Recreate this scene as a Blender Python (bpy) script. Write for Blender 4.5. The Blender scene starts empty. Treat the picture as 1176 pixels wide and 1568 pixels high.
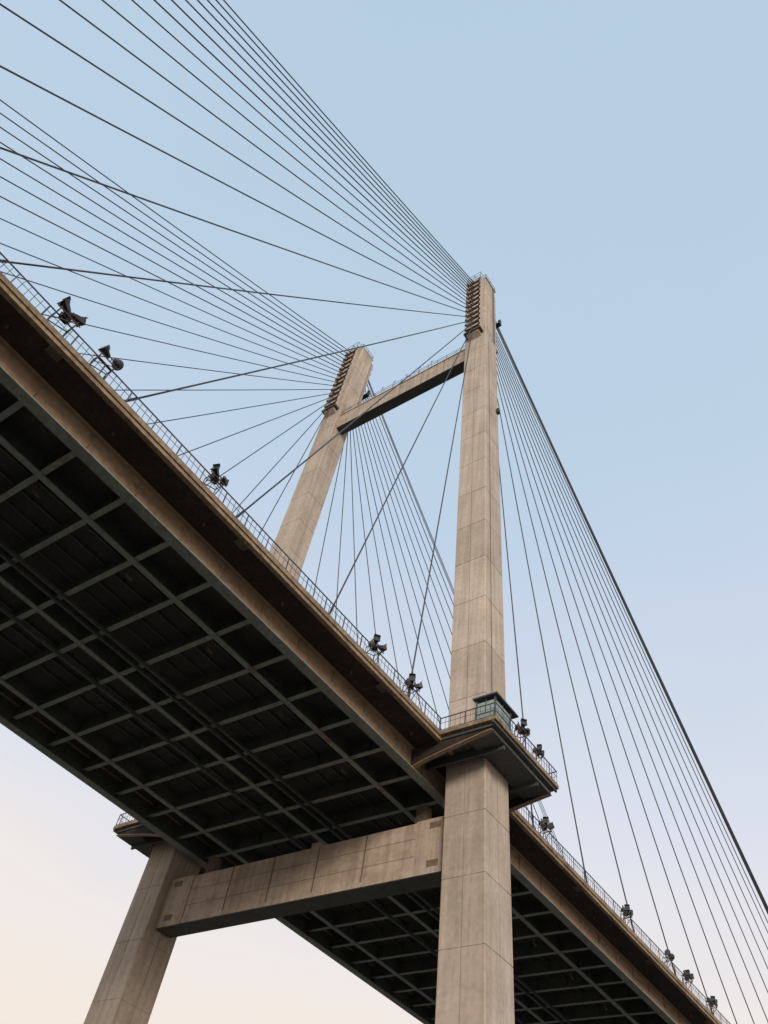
import bpy, math, random
from mathutils import Vector, Matrix
random.seed(4)
GZ=-38.5
def lin(h):
    h=h.lstrip('#');c=[int(h[i:i+2],16)/255 for i in (0,2,4)]
    return tuple(x/12.92 if x<=.04045 else ((x+.055)/1.055)**2.4 for x in c)+(1,)
# ---------------- mesh builder ----------------
class MB:
    def __init__(s): s.v=[];s.f=[];s.m=[]
    def quadbox(s,c,m=0):
        b=len(s.v);s.v+=[tuple(p) for p in c]
        for f in ((0,3,2,1),(4,5,6,7),(0,1,5,4),(1,2,6,5),(2,3,7,6),(3,0,4,7)):
            s.f.append(tuple(b+i for i in f));s.m.append(m)
    def box(s,x0,x1,y0,y1,z0,z1,m=0):
        x0,x1=min(x0,x1),max(x0,x1);y0,y1=min(y0,y1),max(y0,y1)
        s.quadbox([(x0,y0,z0),(x1,y0,z0),(x1,y1,z0),(x0,y1,z0),(x0,y0,z1),(x1,y0,z1),(x1,y1,z1),(x0,y1,z1)],m)
    def tube(s,pts,r,n=6,m=0,r2=None,cap=True):
        pts=[Vector(p) for p in pts];b=len(s.v);N=len(pts)
        for i,p in enumerate(pts):
            d=(pts[min(i+1,N-1)]-pts[max(i-1,0)]).normalized()
            u=d.cross(Vector((0,0,1)));
            if u.length<.01:u=Vector((1,0,0))
            u.normalize();w=d.cross(u).normalized()
            rr=r if r2 is None else r+(r2-r)*i/(N-1)
            for k in range(n):
                a=2*math.pi*(k+.5)/n
                q=p+u*math.cos(a)*rr+w*math.sin(a)*rr;s.v.append(tuple(q))
        for i in range(N-1):
            for k in range(n):
                a=b+i*n+k;c=b+i*n+(k+1)%n
                s.f.append((a,c,c+n,a+n));s.m.append(m)
        if cap:
            s.f.append(tuple(b+k for k in range(n))[::-1]);s.m.append(m)
            s.f.append(tuple(b+(N-1)*n+k for k in range(n)));s.m.append(m)
    def loft(s,rings,m=0):
        b=len(s.v);n=len(rings[0])
        for r in rings:s.v+=[tuple(p) for p in r]
        for i in range(len(rings)-1):
            for k in range(n):
                a=b+i*n+k;c=b+i*n+(k+1)%n
                s.f.append((a,c,c+n,a+n));s.m.append(m)
        s.f.append(tuple(b+k for k in range(n))[::-1]);s.m.append(m)
        s.f.append(tuple(b+(len(rings)-1)*n+k for k in range(n)));s.m.append(m)
    def obj(s,name,mats,parent=None,smooth=False):
        me=bpy.data.meshes.new(name);me.from_pydata(s.v,[],s.f)
        for mt in mats:me.materials.append(mt)
        me.polygons.foreach_set('material_index',s.m)
        if smooth:me.polygons.foreach_set('use_smooth',[True]*len(s.f))
        me.update()
        o=bpy.data.objects.new(name,me);bpy.context.scene.collection.objects.link(o)
        if parent:o.parent=parent
        return o
def empty(name,loc=(0,0,0)):
    o=bpy.data.objects.new(name,None);o.location=loc;bpy.context.scene.collection.objects.link(o);return o
# ---------------- materials ----------------
def mat(name,c1,c2,rough=.85,scale=.25,stretch=(1,1,1),fine=3.,finemix=.25,bump=.15,metal=0,stain=None,lift=0,streak=0,stainlo=.55):
    m=bpy.data.materials.new(name);m.use_nodes=True;nt=m.node_tree;N=nt.nodes;L=nt.links
    bs=N['Principled BSDF'];bs.inputs['Roughness'].default_value=rough;bs.inputs['Metallic'].default_value=metal
    tc=N.new('ShaderNodeTexCoord')
    mp=N.new('ShaderNodeMapping');mp.inputs['Scale'].default_value=stretch;L.new(tc.outputs['Object'],mp.inputs['Vector'])
    n1=N.new('ShaderNodeTexNoise');n1.inputs['Scale'].default_value=scale;n1.inputs['Detail'].default_value=6;L.new(mp.outputs[0],n1.inputs['Vector'])
    r=N.new('ShaderNodeMapRange');r.inputs[1].default_value=.3;r.inputs[2].default_value=.7;L.new(n1.outputs['Fac'],r.inputs[0])
    mx=N.new('ShaderNodeMix');mx.data_type='RGBA';mx.inputs[6].default_value=c1;mx.inputs[7].default_value=c2;L.new(r.outputs[0],mx.inputs[0])
    out=mx.outputs[2]
    n2=N.new('ShaderNodeTexNoise');n2.inputs['Scale'].default_value=fine;n2.inputs['Detail'].default_value=8;L.new(tc.outputs['Object'],n2.inputs['Vector'])
    def mult(col,fac_out,lo,hi,a=.3,b=.7):
        rr=N.new('ShaderNodeMapRange');rr.inputs[1].default_value=a;rr.inputs[2].default_value=b;rr.inputs[3].default_value=lo;rr.inputs[4].default_value=hi
        L.new(fac_out,rr.inputs[0])
        v=N.new('ShaderNodeVectorMath');v.operation='SCALE';L.new(col,v.inputs[0]);L.new(rr.outputs[0],v.inputs['Scale']);return v.outputs[0]
    out=mult(out,n2.outputs['Fac'],1-finemix,1+finemix)
    if lift:
        sx=N.new('ShaderNodeSeparateXYZ');L.new(tc.outputs['Object'],sx.inputs[0])
        d=N.new('ShaderNodeMath');d.operation='DIVIDE';d.inputs[1].default_value=lift;L.new(sx.outputs['Z'],d.inputs[0])
        fl=N.new('ShaderNodeMath');fl.operation='FLOOR';L.new(d.outputs[0],fl.inputs[0])
        wn=N.new('ShaderNodeTexWhiteNoise');wn.noise_dimensions='1D';L.new(fl.outputs[0],wn.inputs['W'])
        out=mult(out,wn.outputs['Value'],.92,1.06,0,1)
    if streak:
        mp2=N.new('ShaderNodeMapping');mp2.inputs['Scale'].default_value=(2.2,2.2,.07);L.new(tc.outputs['Object'],mp2.inputs['Vector'])
        n4=N.new('ShaderNodeTexNoise');n4.inputs['Scale'].default_value=1;n4.inputs['Detail'].default_value=5;L.new(mp2.outputs[0],n4.inputs['Vector'])
        out=mult(out,n4.outputs['Fac'],1-streak,1+streak*.5)
    if stain:
        n3=N.new('ShaderNodeTexNoise');n3.inputs['Scale'].default_value=.5;n3.inputs['Detail'].default_value=9;n3.inputs['Roughness'].default_value=.7
        L.new(mp.outputs[0],n3.inputs['Vector'])
        rr=N.new('ShaderNodeMapRange');rr.inputs[1].default_value=stainlo;rr.inputs[2].default_value=stainlo+.15;L.new(n3.outputs['Fac'],rr.inputs[0])
        m2=N.new('ShaderNodeMix');m2.data_type='RGBA';L.new(rr.outputs[0],m2.inputs[0]);L.new(out,m2.inputs[6]);m2.inputs[7].default_value=stain;out=m2.outputs[2]
    L.new(out,bs.inputs['Base Color'])
    if bump:
        bp=N.new('ShaderNodeBump');bp.inputs['Strength'].default_value=bump;bp.inputs['Distance'].default_value=.05;L.new(n2.outputs['Fac'],bp.inputs['Height']);L.new(bp.outputs[0],bs.inputs['Normal'])
    return m
concrete=mat('pylon_concrete',(.455,.375,.305,1),(.57,.485,.41,1),scale=.3,lift=5.7,streak=.18,finemix=.1)
beamc=mat('beam_concrete',(.42,.33,.26,1),(.54,.45,.37,1),scale=.4,streak=.26,finemix=.12,stretch=(1,1,2.2))
joint=mat('joint_concrete',(.16,.12,.09,1),(.2,.15,.11,1))
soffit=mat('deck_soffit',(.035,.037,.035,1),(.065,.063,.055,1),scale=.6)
flange=mat('green_steel_flange',(.20,.235,.21,1),(.30,.325,.285,1),rough=.6,scale=.5,finemix=.2,stain=(.17,.13,.09,1),stainlo=.54)
webm=mat('steel_web_and_beam_shade',(.055,.065,.06,1),(.085,.09,.08,1),rough=.6)  # girder steel; also colours the sheets imitating shade under the cross beams
tanweb=mat('weathered_girder_paint',(.24,.165,.115,1),(.40,.285,.20,1),rough=.7,scale=.5,stretch=(1,.35,2.),finemix=.2,stain=(.12,.07,.04,1),stainlo=.58)
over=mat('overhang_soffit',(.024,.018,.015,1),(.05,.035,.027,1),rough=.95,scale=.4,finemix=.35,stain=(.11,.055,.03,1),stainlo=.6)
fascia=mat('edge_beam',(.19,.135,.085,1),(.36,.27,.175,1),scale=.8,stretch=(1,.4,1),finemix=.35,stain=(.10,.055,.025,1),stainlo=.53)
railm=mat('rail_steel',(.05,.06,.075,1),(.09,.10,.115,1),rough=.6,stain=(.16,.085,.05,1),stainlo=.62)
cablem=mat('cable_sheath',(.028,.032,.04,1),(.05,.055,.065,1),rough=.55,bump=0)
darkm=mat('dark_fixture',(.02,.02,.022,1),(.045,.04,.037,1),rough=.5)
lensm=mat('floodlight_lens',(.035,.04,.045,1),(.06,.065,.07,1),rough=.2,bump=0)
rust=mat('rusty_steel',(.08,.055,.045,1),(.15,.105,.08,1),rough=.8)
anchm=mat('anchor_plate',(.40,.33,.27,1),(.52,.44,.37,1),rough=.8,streak=.2)
anchd=mat('anchor_recess',(.07,.06,.052,1),(.12,.10,.085,1),rough=.8)
glassm=mat('booth_panel',(.24,.30,.29,1),(.36,.42,.40,1),rough=.4)
asph=mat('asphalt',(.045,.045,.045,1),(.06,.06,.06,1))
bankm=mat('riverbank_mud',(.08,.07,.057,1),(.135,.118,.095,1),scale=.05,fine=.8,bump=.4)
bridge=empty('cable_stayed_bridge')
# ---------------- pylon ----------------
def lx(s,z): return s*(16.5-.04256*z)
HX=1.77;TOP=92.2
def hy(z): return 1.79-.00333*z
def section(s,z,ins=0.,hxo=0,notch=.07):
    cx=lx(s,z);a=HX-ins+hxo;b=hy(z)-ins;c=.08;n=.035;d=notch-ins*.3
    P=[]
    P+=[(-a+c,-b),(-n,-b),(-n,-b+d),(n,-b+d),(n,-b),(a-c,-b)]
    P+=[(a,-b+c),(a,-n),(a-d,-n),(a-d,n),(a,n),(a,b-c)]
    P+=[(a-c,b),(n,b),(n,b-d),(-n,b-d),(-n,b),(-a+c,b)]
    P+=[(-a,b-c),(-a,n),(-a+d,n),(-a+d,-n),(-a,-n),(-a,-b+c)]
    return [(cx+x,y,z) for x,y in P]
joints=[-4.9-4.7*i for i in range(6,-1,-1)]+[5.7*i for i in range(0,16) if 5.7*i<89]
leg=MB()
for s in (1,-1):
    rings=[section(s,GZ-1)]
    for z in joints:
        rings+=[section(s,z-.035),section(s,z-.025,.035),section(s,z+.025,.035),section(s,z+.035)]
    rings.append(section(s,TOP))
    leg.loft(rings)
pylon=empty('pylon');pylon.parent=bridge
leg.obj('pylon_legs',[concrete],pylon)
bm_=MB()
# lower cross beam with joint ribs, end blocks and pockets
y0,y1=-.85,.9;zb,zt=-8.35,-4.15
xl=lx(1,-6)-HX-.0
bm_.box(-xl,xl,y0,y1,zb,zt)
bm_.box(-xl,-xl+3.0,y0-.1,y1+.1,zb-.05,zt+.05);bm_.box(xl-3.0,xl,y0-.1,y1+.1,zb-.05,zt+.05)
bm_.box(-xl+3,xl-3,y0-.05,y0,zb-.02,zb+.35)
bm_.box(-xl+3.01,xl-3.01,y0+.02,y1-.02,zb-.06,zb-.023,2);bm_.box(-xl+.01,xl-.01,y0-.05,y1+.05,zb-.09,zb-.062,2)  # thin dark sheets put soffit shade under the concrete into the colour
for x in (-xl+3+i*((2*xl-6)/5) for i in range(1,5)):
    bm_.box(x-.07,x+.07,y0-.012,y0+.1,zb+.36,zt-.003,1)
for z in (-6.8,-5.4): bm_.box(-xl+3.003,xl-3.003,y0-.008,y0+.1,z-.02,z+.02,1)
for x in (-xl+1.2,xl-1.3):
    for z in (zt-.5,zb+.7): bm_.box(x-.5,x+.5,y0-.115,y0,z-.25,z+.25,1)
bm_.box(1.2,2.0,-.6,.4,zt,zt+.6,0)
for x in (-11.5,11.5): bm_.box(x-.5,x+.5,.1,.8,zt,zt+2.1,1)
# upper beam
zb,zt=67.9,71.2;xu=lx(1,70)-HX+.05
bm_.box(-xu,xu,-1.0,.6,zb,zt)
bm_.box(-xu,xu,-.98,.58,zb-.08,zb-.003,2)  # added dark sheet standing in for shade on the beam underside
for x in (-xu+i*(2*xu/6) for i in range(1,6)): bm_.box(x-.04,x+.04,-1.012,-.9,zb+.01,zt-.01,1)
bm_.box(-xu,xu,-1.12,.72,zt+.003,zt+.22)
bm_.obj('cross_beams',[beamc,joint,webm],pylon)
rl=MB()
for yy in (-1.05,.65):
    for i in range(15):
        x=-xu+.3+i*(2*xu-.6)/14;rl.tube([(x,yy,zt+.2),(x,yy,zt+1.3)],.035,4)
    for h in (.8,1.3): rl.tube([(-xu,yy,zt+h),(xu,yy,zt+h)],.03,4)
for i in range(6):
    x=-6+i*2.3;rl.tube([(x,-1.09,zt+.2),(x,-1.09,zt+2.0)],.03,4);rl.tube([(x-.3,-1.09,zt+1.8),(x+.3,-1.09,zt+1.8)],.03,4)
# anchorages and head
an=MB();NA=11
Z0,Z1=73.4,TOP-.5
for s in (1,-1):
    for j in (1,-1):
        def P(x,y,z): return (lx(s,z)+x,j*(hy(z)+y),z)
        def qb(xa,xb,ya,yb,za,zb_,m=0,dz=0):
            an.quadbox([P(xa,ya,za),P(xb,ya,za),P(xb,yb,za-dz),P(xa,yb,za-dz),P(xa,ya,zb_),P(xb,ya,zb_),P(xb,yb,zb_-dz),P(xa,yb,zb_-dz)],m)
        qb(-1.15,1.15,.003,.16,Z0,Z1,3)
        qb(-1.35,-1.12,.0,.85,Z0-.3,Z1+.3,0);qb(1.12,1.35,.0,.85,Z0-.3,Z1+.3,0)
        for k in range(NA):
            z=Z0+(k+.75)*(Z1-Z0)/NA
            qb(-1.118,1.118,.17,.95,z,z+.5,0,dz=.6)
            qb(-1.30,-1.0,.86,1.0,z-.6,z-.25,3);qb(1.0,1.30,.86,1.0,z-.6,z-.25,3)
        qb(-1.4,1.4,.0,1.05,Z0-.75,Z0-.35,3,dz=0)
        qb(-1.0,1.0,.0,.8,Z0-1.6,Z0-.76,0,dz=-.6)
        if j==1: qb(-.9,1.9,.96,1.7,82.5,82.65,1);qb(1.5,1.9,1.3,1.7,82.66,84.2,1)
    cx=lx(s,91)
    an.box(cx-HX-.1,cx+HX+.1,-hy(91)-.1,hy(91)+.1,TOP+.003,TOP+.3,2)
    for (a,b) in ((-1.7,-1.5),(1.7,-1.5),(1.7,1.5),(-1.7,1.5),(0,-1.5),(0,1.5),(-1.7,0),(1.7,0)):
        rl.tube([(cx+a,b,TOP+.3),(cx+a,b,TOP+1.5)],.04,4)
    for h in (TOP+.9,TOP+1.5):
        for A,B in (((-1.7,-1.5),(1.7,-1.5)),((1.7,-1.5),(1.7,1.5)),((1.7,1.5),(-1.7,1.5)),((-1.7,1.5),(-1.7,-1.5))):
            rl.tube([(cx+A[0],A[1],h),(cx+B[0],B[1],h)],.035,4)
    for x in (-1.2,0,1.2):
        rl.tube([(cx+x,-1.5,TOP+1.5),(cx+x,-2.3,TOP+1.3),(cx+x,-2.4,TOP-.8)],.04,4)
    for h in (-.7,.3,1.3): rl.tube([(cx-1.3,-2.38,TOP+h),(cx+1.3,-2.38,TOP+h)],.035,4)
    fx=lambda z:lx(s,z)+s*(HX+.14)
    for yy in (.45,.85): rl.tube([(fx(72),yy,72),(fx(TOP),yy,TOP)],.03,4)
    for i in range(50):
        z=72.3+i*.39;rl.tube([(fx(z),.45,z),(fx(z),.85,z)],.02,4)
    rl.tube([(fx(70),-.9,70),(fx(2),-.9,2)],.025,4)
    an.box(lx(s,54)+s*(HX+.003),lx(s,54)+s*(HX+.4),1.0,1.5,53.4,54.2,1)
an.obj('cable_anchorages',[anchm,darkm,concrete,anchd],pylon)
rl.obj('pylon_ladders_and_rails',[railm],pylon)
# ---------------- deck ----------------
YA,YB=-195.,185.
dk=MB()
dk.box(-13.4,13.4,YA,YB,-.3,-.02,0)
for s in (1,-1):
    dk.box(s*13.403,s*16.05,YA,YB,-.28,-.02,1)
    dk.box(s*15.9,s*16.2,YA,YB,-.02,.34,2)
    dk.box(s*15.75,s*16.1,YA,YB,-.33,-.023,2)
dk.box(-15.9,15.9,YA,YB,-.016,.2,3)
for s in (1,-1): dk.box(s*12.2,s*12.5,YA,YB,.2,.95,2)
dk.box(-.3,.3,YA,YB,.2,.95,2)
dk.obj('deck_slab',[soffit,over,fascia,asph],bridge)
gd=MB();DY=3.9;Y0=-34.3
ks=[k for k in range(-41,57) if YA+1<Y0+k*DY<YB-1]
for s in (1,-1):
    gd.box(s*13.35,s*13.4,YA,YB,-1.99,-.31,2);gd.box(s*13.3,s*13.347,YA,YB,-1.99,-.31,1)
    gd.box(s*12.95,s*13.75,YA,YB,-2.07,-1.99,0)
    gd.box(s*13.0,s*13.7,YA,YB,-.34,-.305,2)
    for k in ks:
        y=Y0+k*DY
        gd.box(s*13.403,s*13.52,y-.015,y+.015,-1.985,-.345,2)
        gd.box(s*12.9,s*13.297,y-.015,y+.015,-1.985,-.345,1)
for x,w in ((9.3,.46),(-.4,.4),(-9.8,.46)):
    gd.box(x-.03,x+.03,YA,YB,-1.55,-.301,1);gd.box(x-w/2,x+w/2,YA,YB,-1.63,-1.55,0)
for k in ks:
    y=Y0+k*DY
    gd.box(-13.29,13.29,y-.025,y+.025,-1.48,-.303,1);gd.box(-13.28,13.28,y-.19,y+.19,-1.54,-1.48,0)
    for x in (11.3,6.2,3.0,-3.5,-6.6,-11.5): gd.box(x-.02,x+.02,y-.15,y+.15,-1.475,-.31,1)
for x in (11.4,7.6,6.0,4.4,2.8,-2.2,-3.8,-5.4,-7.0,-11.6):
    gd.box(x-.06,x+.06,YA,YB,-.5,-.302,1)
for x in (1.7,2.5,-2.7): gd.box(x-.1,x+.1,YA,YB,-1.78,-1.545,1)
gd.obj('deck_girders',[flange,webm,tanweb],bridge)
dr=MB()
for i in range(-24,24):
    y=i*7.8+1.3
    dr.tube([(14.6,y,-.28),(14.6,y,-.55)],.08,8)
    if i%2==0: dr.box(15.3,15.75,y+2,y+2.9,-.42,-.285)
    dr.tube([(8.3,y,-.3),(8.3,y,-1.9)],.07,6);dr.tube([(8.3,y,-1.9),(8.3,y+.5,-1.95)],.1,6)
dr.obj('deck_drains',[rust],bridge)
# ---------------- leg platforms ----------------
pf=MB()
for s in (1,-1):
    def B(x0,x1,*a): pf.box(s*x0,s*x1,*a)
    B(16.203,21.0,-5.0,5.0,.0,.32,0)
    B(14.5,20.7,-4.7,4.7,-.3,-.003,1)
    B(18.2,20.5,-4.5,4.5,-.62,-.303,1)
    B(20.703,20.85,-5.0,5.0,-.25,-.003,1)
    for yy in (-4.55,4.55):
        n=8;ring=[]
        for i in range(n+1):
            t=i/n;x=13.4+t*(20.5-13.4);zl=-2.05+1.5*(t**.75)
            ring.append((x,zl))
        for i in range(n):
            (xa,za),(xb,zb_)=ring[i],ring[i+1]
            xa*=s;xb*=s
            if s<0: xa,xb,za,zb_=xb,xa,zb_,za
            pf.quadbox([(xa,yy-.04,za),(xb,yy-.04,zb_),(xb,yy+.04,zb_),(xa,yy+.04,za),(xa,yy-.04,-.31),(xb,yy-.04,-.31),(xb,yy+.04,-.31),(xa,yy+.04,-.31)],2)
            pf.quadbox([(xa,yy-.2,za-.06),(xb,yy-.2,zb_-.06),(xb,yy+.2,zb_-.06),(xa,yy+.2,za-.06),(xa,yy-.2,za-.003),(xb,yy-.2,zb_-.003),(xb,yy+.2,zb_-.003),(xa,yy+.2,za-.003)],3)
    for yy in (-2.6,2.6): B(13.5,20.4,yy-.1,yy+.1,-.95,-.305,1)
pf.obj('pylon_walkway',[fascia,webm,over,tanweb],bridge)
# ---------------- railings ----------------
ra=MB()
def rail(A,B,h=1.2,z=.34,step=.42):
    A=Vector(A);B=Vector(B);L=(B-A).length;d=(B-A)/L;n=max(1,int(L/step))
    for i in range(n+1):
        p=A+d*(L*i/n);big=i%5==0;r=.045 if big else .02
        ra.tube([(p.x,p.y,z),(p.x+random.uniform(-.015,.015),p.y+random.uniform(-.02,.02),z+h+(.02 if big else -.03))],r,4,cap=False)
    for hh,r in ((h,.045),(.12,.025),(h*.62,.018)):
        ra.tube([(A.x,A.y,z+hh),(B.x,B.y,z+hh)],r,4)
for s in (1,-1):
    st=.42 if s>0 else .84
    rail((s*16.1,-5,0),(s*16.1,-110,0),step=st);rail((s*16.1,5,0),(s*16.1,150,0),step=st)
    rail((s*16.1,-4.9,0),(s*20.9,-4.9,0));rail((s*20.9,-4.9,0),(s*20.9,4.9,0));rail((s*16.1,4.9,0),(s*20.9,4.9,0))
ra.obj('railings',[railm],bridge)
# ---------------- stay cables ----------------
cb=MB()
left=[9.25+9.855*k for k in range(18)]
for s in (1,-1):
    for j in (-1,1):
        if j<0: arr=[(yd,Z0+(k+.55)*(Z1-Z0)/18-.4,.064 if k<11 else .074) for k,yd in enumerate(left)]
        else:
            arr=[(10.3*(k+1),Z0+k*1.25,.064) for k in range(12)]
            arr+=[(130,89.1,.07)]
            arr+=[(137+1.6*k,90.0+.3*k,.095 if s>0 else .05) for k in range(4 if s>0 else 3)]
        for yd,z,rad in arr:
            A=Vector((lx(s,z),j*(hy(z)+.8),z));Bp=Vector((s*15.98,j*yd,.25))
            hl=yd;sag=.006*hl*(hl/100+.3)
            pts=[]
            for i in range(15):
                t=i/14;p=A.lerp(Bp,t);p.z-=4*sag*t*(1-t);pts.append(p)
            cb.tube(pts,rad,6,cap=True)
            d=(A-Bp).normalized();cb.tube([Bp,Bp+d*1.6],.09,8,m=1)
            d2=(Bp-A).normalized();cb.tube([A,A+d2*1.0],.1,8,m=1)
cb.obj('stay_cables',[cablem,darkm],bridge,smooth=True)
# ---------------- foundations ----------------
fd=MB()
for s in (1,-1):
    cx=lx(s,GZ);r=[]
    for z,R in ((GZ-6,6),(GZ+1.6,6),(GZ+1.8,5.8),(GZ+1.8,3.6),(GZ+3.0,3.6)):
        r.append([(cx+R*math.cos(a*math.pi/20),R*math.sin(a*math.pi/20),z) for a in range(40)])
    fd.loft(r)
fd.obj('pylon_foundations',[concrete],bridge)
# ---------------- floodlights ----------------
def floodlight(loc,rotz=0,kind=0,sc=.8):
    mb=MB();T=lambda p,r=.04,m=0,n=5:mb.tube(p,r,n,m)
    R=random.uniform
    for y in (-.6,.6):
        T([(-.1,y,-.2),(-.1,y,1.1)]);T([(-.1,y,1.0),(.75,y,1.1)]);T([(-.1,y,0),(.75,y,1.1)])
        T([(.75,y,1.1),(.75,y,1.45)])
    T([(.75,-.85,1.1),(.75,.85,1.1)],.045);T([(.3,-.6,1.05),(.3,.6,1.05)]);T([(.75,-.6,1.45),(.75,.6,1.45)])
    T([(-.1,-.6,.5),(-.1,.6,1.0)]);T([(.3,-.6,.55),(.75,.6,1.1)],.03)
    def head(y,ang,tilt,x=.75,z=1.5):
        d=Vector((math.cos(ang)*math.cos(tilt),math.sin(ang)*math.cos(tilt),math.sin(tilt)))
        c=Vector((x,y,z));
        if kind==1:
            prof=((-.4,.1),(-.28,.17),(-.05,.2),(.12,.33),(.3,.4),(.34,.4))
            for a,b in zip(prof[:-1],prof[1:]): mb.tube([c+d*a[0],c+d*b[0]],a[1],14,1,r2=b[1])
            mb.tube([c+d*.341,c+d*.36],.36,14,2)
        else:
            u=d.cross(Vector((0,0,1))).normalized();w=u.cross(d).normalized()
            def bx(a0,a1,w0,w1,h0,h1,m):
                q=[c+d*a0-u*w0-w*h0,c+d*a0+u*w0-w*h0,c+d*a1+u*w1-w*h1,c+d*a1-u*w1-w*h1,c+d*a0-u*w0+w*h0,c+d*a0+u*w0+w*h0,c+d*a1+u*w1+w*h1,c+d*a1-u*w1+w*h1]
                mb.quadbox(q,m)
            bx(-.3,.05,.12,.17,.12,.17,1);bx(.05,.3,.17,.29,.17,.25,1);bx(.3,.33,.32,.32,.28,.28,1);bx(.331,.345,.28,.28,.24,.24,2)
            bx(-.5,-.3,.1,.1,.09,.09,1)
            q=c+w*.28+d*.3;mb.quadbox([q-u*.3,q+u*.3,q+u*.3+d*.22+w*.06,q-u*.3+d*.22+w*.06,q-u*.3+w*.02,q+u*.3+w*.02,q+u*.3+d*.22+w*.08,q-u*.3+d*.22+w*.08],1)
        T([(x,y-.33,z-.4),(x,y-.36,z)],.03,1);T([(x,y+.33,z-.4),(x,y+.36,z)],.03,1)
    head(-.45,math.radians(-70+R(-25,40)),math.radians(10+R(-15,20)))
    head(.45,math.radians(100+R(-40,40)),math.radians(30+R(-15,20)))
    if kind==0:
        mb.box(.1,.5,-.3,.25,1.06,1.45,1)
        head(0,math.radians(180+R(-50,50)),math.radians(40),x=.15,z=1.65)
    o=mb.obj('floodlight',[rust,darkm,lensm]);o.location=loc;o.rotation_euler=(0,0,rotz);o.scale=(sc,sc,sc);return o
for y,k,sc in ((-43.9,0,.95),(-40.8,1,.88),(-31.3,0,.82),(-13.9,0,.82),(-9.1,0,.82),(12.2,0,.82),(29.0,0,.8),(39.0,1,.8),(44.3,0,.8),(51.3,0,.8),(62,0,.7),(75,1,.7),(92,0,.7)):
    floodlight((15.75,y,.6),0,k,sc)
floodlight((20.6,-.9,.6),0,0,.8);floodlight((20.6,1.8,.5),.2,0,.65)
for y in (-30,-9,12,30): floodlight((-16.0,y,.4),math.pi,0)
# ---------------- booth on walkway ----------------
bt=MB();x0,x1,ya,yb=18.9,20.5,-4.3,-2.0
for x in (x0,x1):
    for y in (ya,yb): bt.box(x-.06,x+.06,y-.06,y+.06,.325,2.7,1)
bt.box(x0+.06,x1-.06,ya-.03,ya+.03,.33,1.3,0);bt.box(x1-.03,x1+.03,ya+.06,yb-.06,.33,1.3,0);bt.box(x0+.06,x1-.06,yb-.03,yb+.03,.33,2.6,0);bt.box(x0-.03,x0+.03,ya+.9,yb-.06,.33,2.6,0)
bt.box(x0+.06,x1-.06,ya-.02,ya+.02,1.42,2.4,2);bt.box(x1-.02,x1+.02,ya+.06,yb-.06,1.42,2.4,2)
bt.box(x0,x1,ya-.05,ya+.05,1.31,1.4,1);bt.box(x1-.05,x1+.05,ya,yb,1.312,1.402,1)
for t in (.5,):
    bt.box(x0+t*1.6-.03,x0+t*1.6+.03,ya-.04,ya+.04,1.405,2.6,1);bt.box(x1-.04,x1+.04,ya+t*2.3-.03,ya+t*2.3+.03,1.405,2.6,1)
bt.box(x0-.25,x1+.3,ya-.3,yb+.8,2.703,2.83,1)
bt.obj('watch_booth',[glassm,railm,glassm])
# ---------------- ground and river ----------------
g=MB();R=6000
def grid(mb,x0,x1,y0,y1,z,nx,ny):
    b=len(mb.v)
    for i in range(nx+1):
        for j in range(ny+1):
            mb.v.append((x0+(x1-x0)*i/nx,y0+(y1-y0)*j/ny,z))
    for i in range(nx):
        for j in range(ny):
            a=b+i*(ny+1)+j;mb.f.append((a,a+ny+1,a+ny+2,a+1));mb.m.append(0)
grid(g,-R,R,-R,R,GZ,60,60)
g.obj('ground',[bankm])
rv=MB();grid(rv,-R,R,-520,-75,GZ+.05,2,2)
wm=mat('river_water',(.05,.05,.035,1),(.07,.065,.045,1),rough=.12,fine=1.2,bump=.5)
rv.obj('river',[wm])
# ---------------- camera ----------------
M=[[0.81569,0.56347,0.13098],[-0.36745,0.67953,-0.635],[-0.44681,0.46984,0.76133]]
r,d,f=[Vector(x).normalized() for x in M]
mw=Matrix(((r.x,-d.x,-f.x,46.477),(r.y,-d.y,-f.y,-47.821),(r.z,-d.z,-f.z,-36.811),(0,0,0,1)))
cam=bpy.data.cameras.new('camera');co=bpy.data.objects.new('camera',cam);bpy.context.scene.collection.objects.link(co)
co.matrix_world=mw;cam.sensor_fit='VERTICAL';cam.sensor_height=36;cam.lens=1245.9/1568*36;cam.clip_end=20000;cam.clip_start=.1
bpy.context.scene.camera=co
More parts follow.
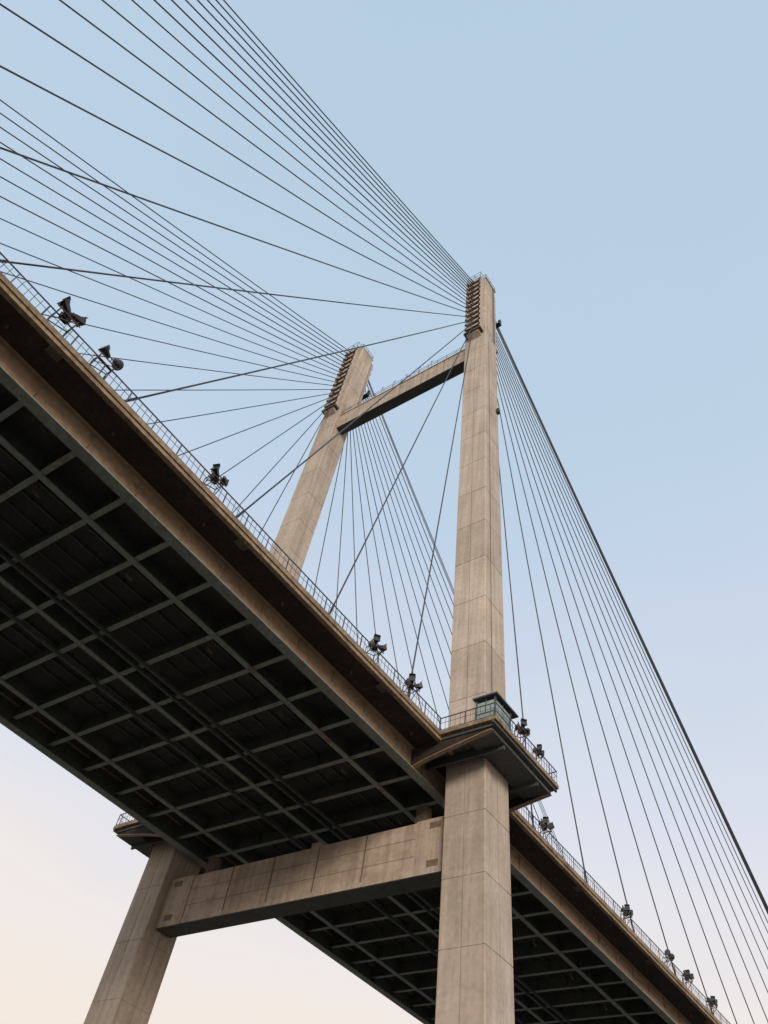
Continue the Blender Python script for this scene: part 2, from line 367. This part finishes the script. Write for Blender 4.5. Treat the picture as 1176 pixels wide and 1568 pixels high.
# ---------------- light ----------------
el=math.radians(16);az=Vector((.66,-.75,0)).normalized()
sd=Vector((az.x*math.cos(el),az.y*math.cos(el),math.sin(el)))
sl=bpy.data.lights.new('sun','SUN');sl.energy=2.0;sl.angle=math.radians(14);sl.color=(1,.87,.73)
so=bpy.data.objects.new('sun',sl);bpy.context.scene.collection.objects.link(so);so.rotation_euler=(-sd).to_track_quat('-Z','Y').to_euler()
w=bpy.data.worlds.new('World');bpy.context.scene.world=w;w.use_nodes=True;nt=w.node_tree;N=nt.nodes;L=nt.links
bg=N['Background'];bg.inputs['Strength'].default_value=.1
sky=N.new('ShaderNodeTexSky');sky.sky_type='NISHITA';sky.sun_disc=False;sky.sun_elevation=el;sky.sun_rotation=math.atan2(az.x,az.y);sky.dust_density=2.
tc=N.new('ShaderNodeTexCoord');sx=N.new('ShaderNodeSeparateXYZ');L.new(tc.outputs['Generated'],sx.inputs[0])
nz=N.new('ShaderNodeTexNoise');nz.inputs['Scale'].default_value=2.2;nz.inputs['Detail'].default_value=5
mpn=N.new('ShaderNodeMapping');mpn.inputs['Scale'].default_value=(1,1.6,2.5);L.new(tc.outputs['Generated'],mpn.inputs[0]);L.new(mpn.outputs[0],nz.inputs['Vector'])
ad=N.new('ShaderNodeMath');ad.operation='MULTIPLY_ADD';L.new(nz.outputs['Fac'],ad.inputs[0]);ad.inputs[1].default_value=.16;ad.inputs[2].default_value=-.08
ad2=N.new('ShaderNodeMath');ad2.operation='ADD';L.new(ad.outputs[0],ad2.inputs[0]);L.new(sx.outputs['Z'],ad2.inputs[1])
cr=N.new('ShaderNodeValToRGB');L.new(ad2.outputs[0],cr.inputs[0])
stops=[(0,'#f6e0c8'),(.22,'#f9ecdd'),(.36,'#f3ecea'),(.5,'#e1e5f0'),(.63,'#cfdbec'),(.76,'#c3d6ea'),(1,'#b9d1e5')]
e=cr.color_ramp.elements
while len(e)<len(stops): e.new(.5)
for q,(p,c) in zip(e,stops): q.position=p;q.color=lin(c)
sc=N.new('ShaderNodeVectorMath');sc.operation='SCALE';sc.inputs['Scale'].default_value=10;L.new(cr.outputs[0],sc.inputs[0])
mx=N.new('ShaderNodeMix');mx.data_type='RGBA';mx.inputs[0].default_value=.04;L.new(sc.outputs[0],mx.inputs[6]);L.new(sky.outputs[0],mx.inputs[7])
L.new(mx.outputs[2],bg.inputs['Color'])
sc_=bpy.context.scene;sc_.view_settings.view_transform='Standard';sc_.view_settings.look='None';sc_.view_settings.exposure=0
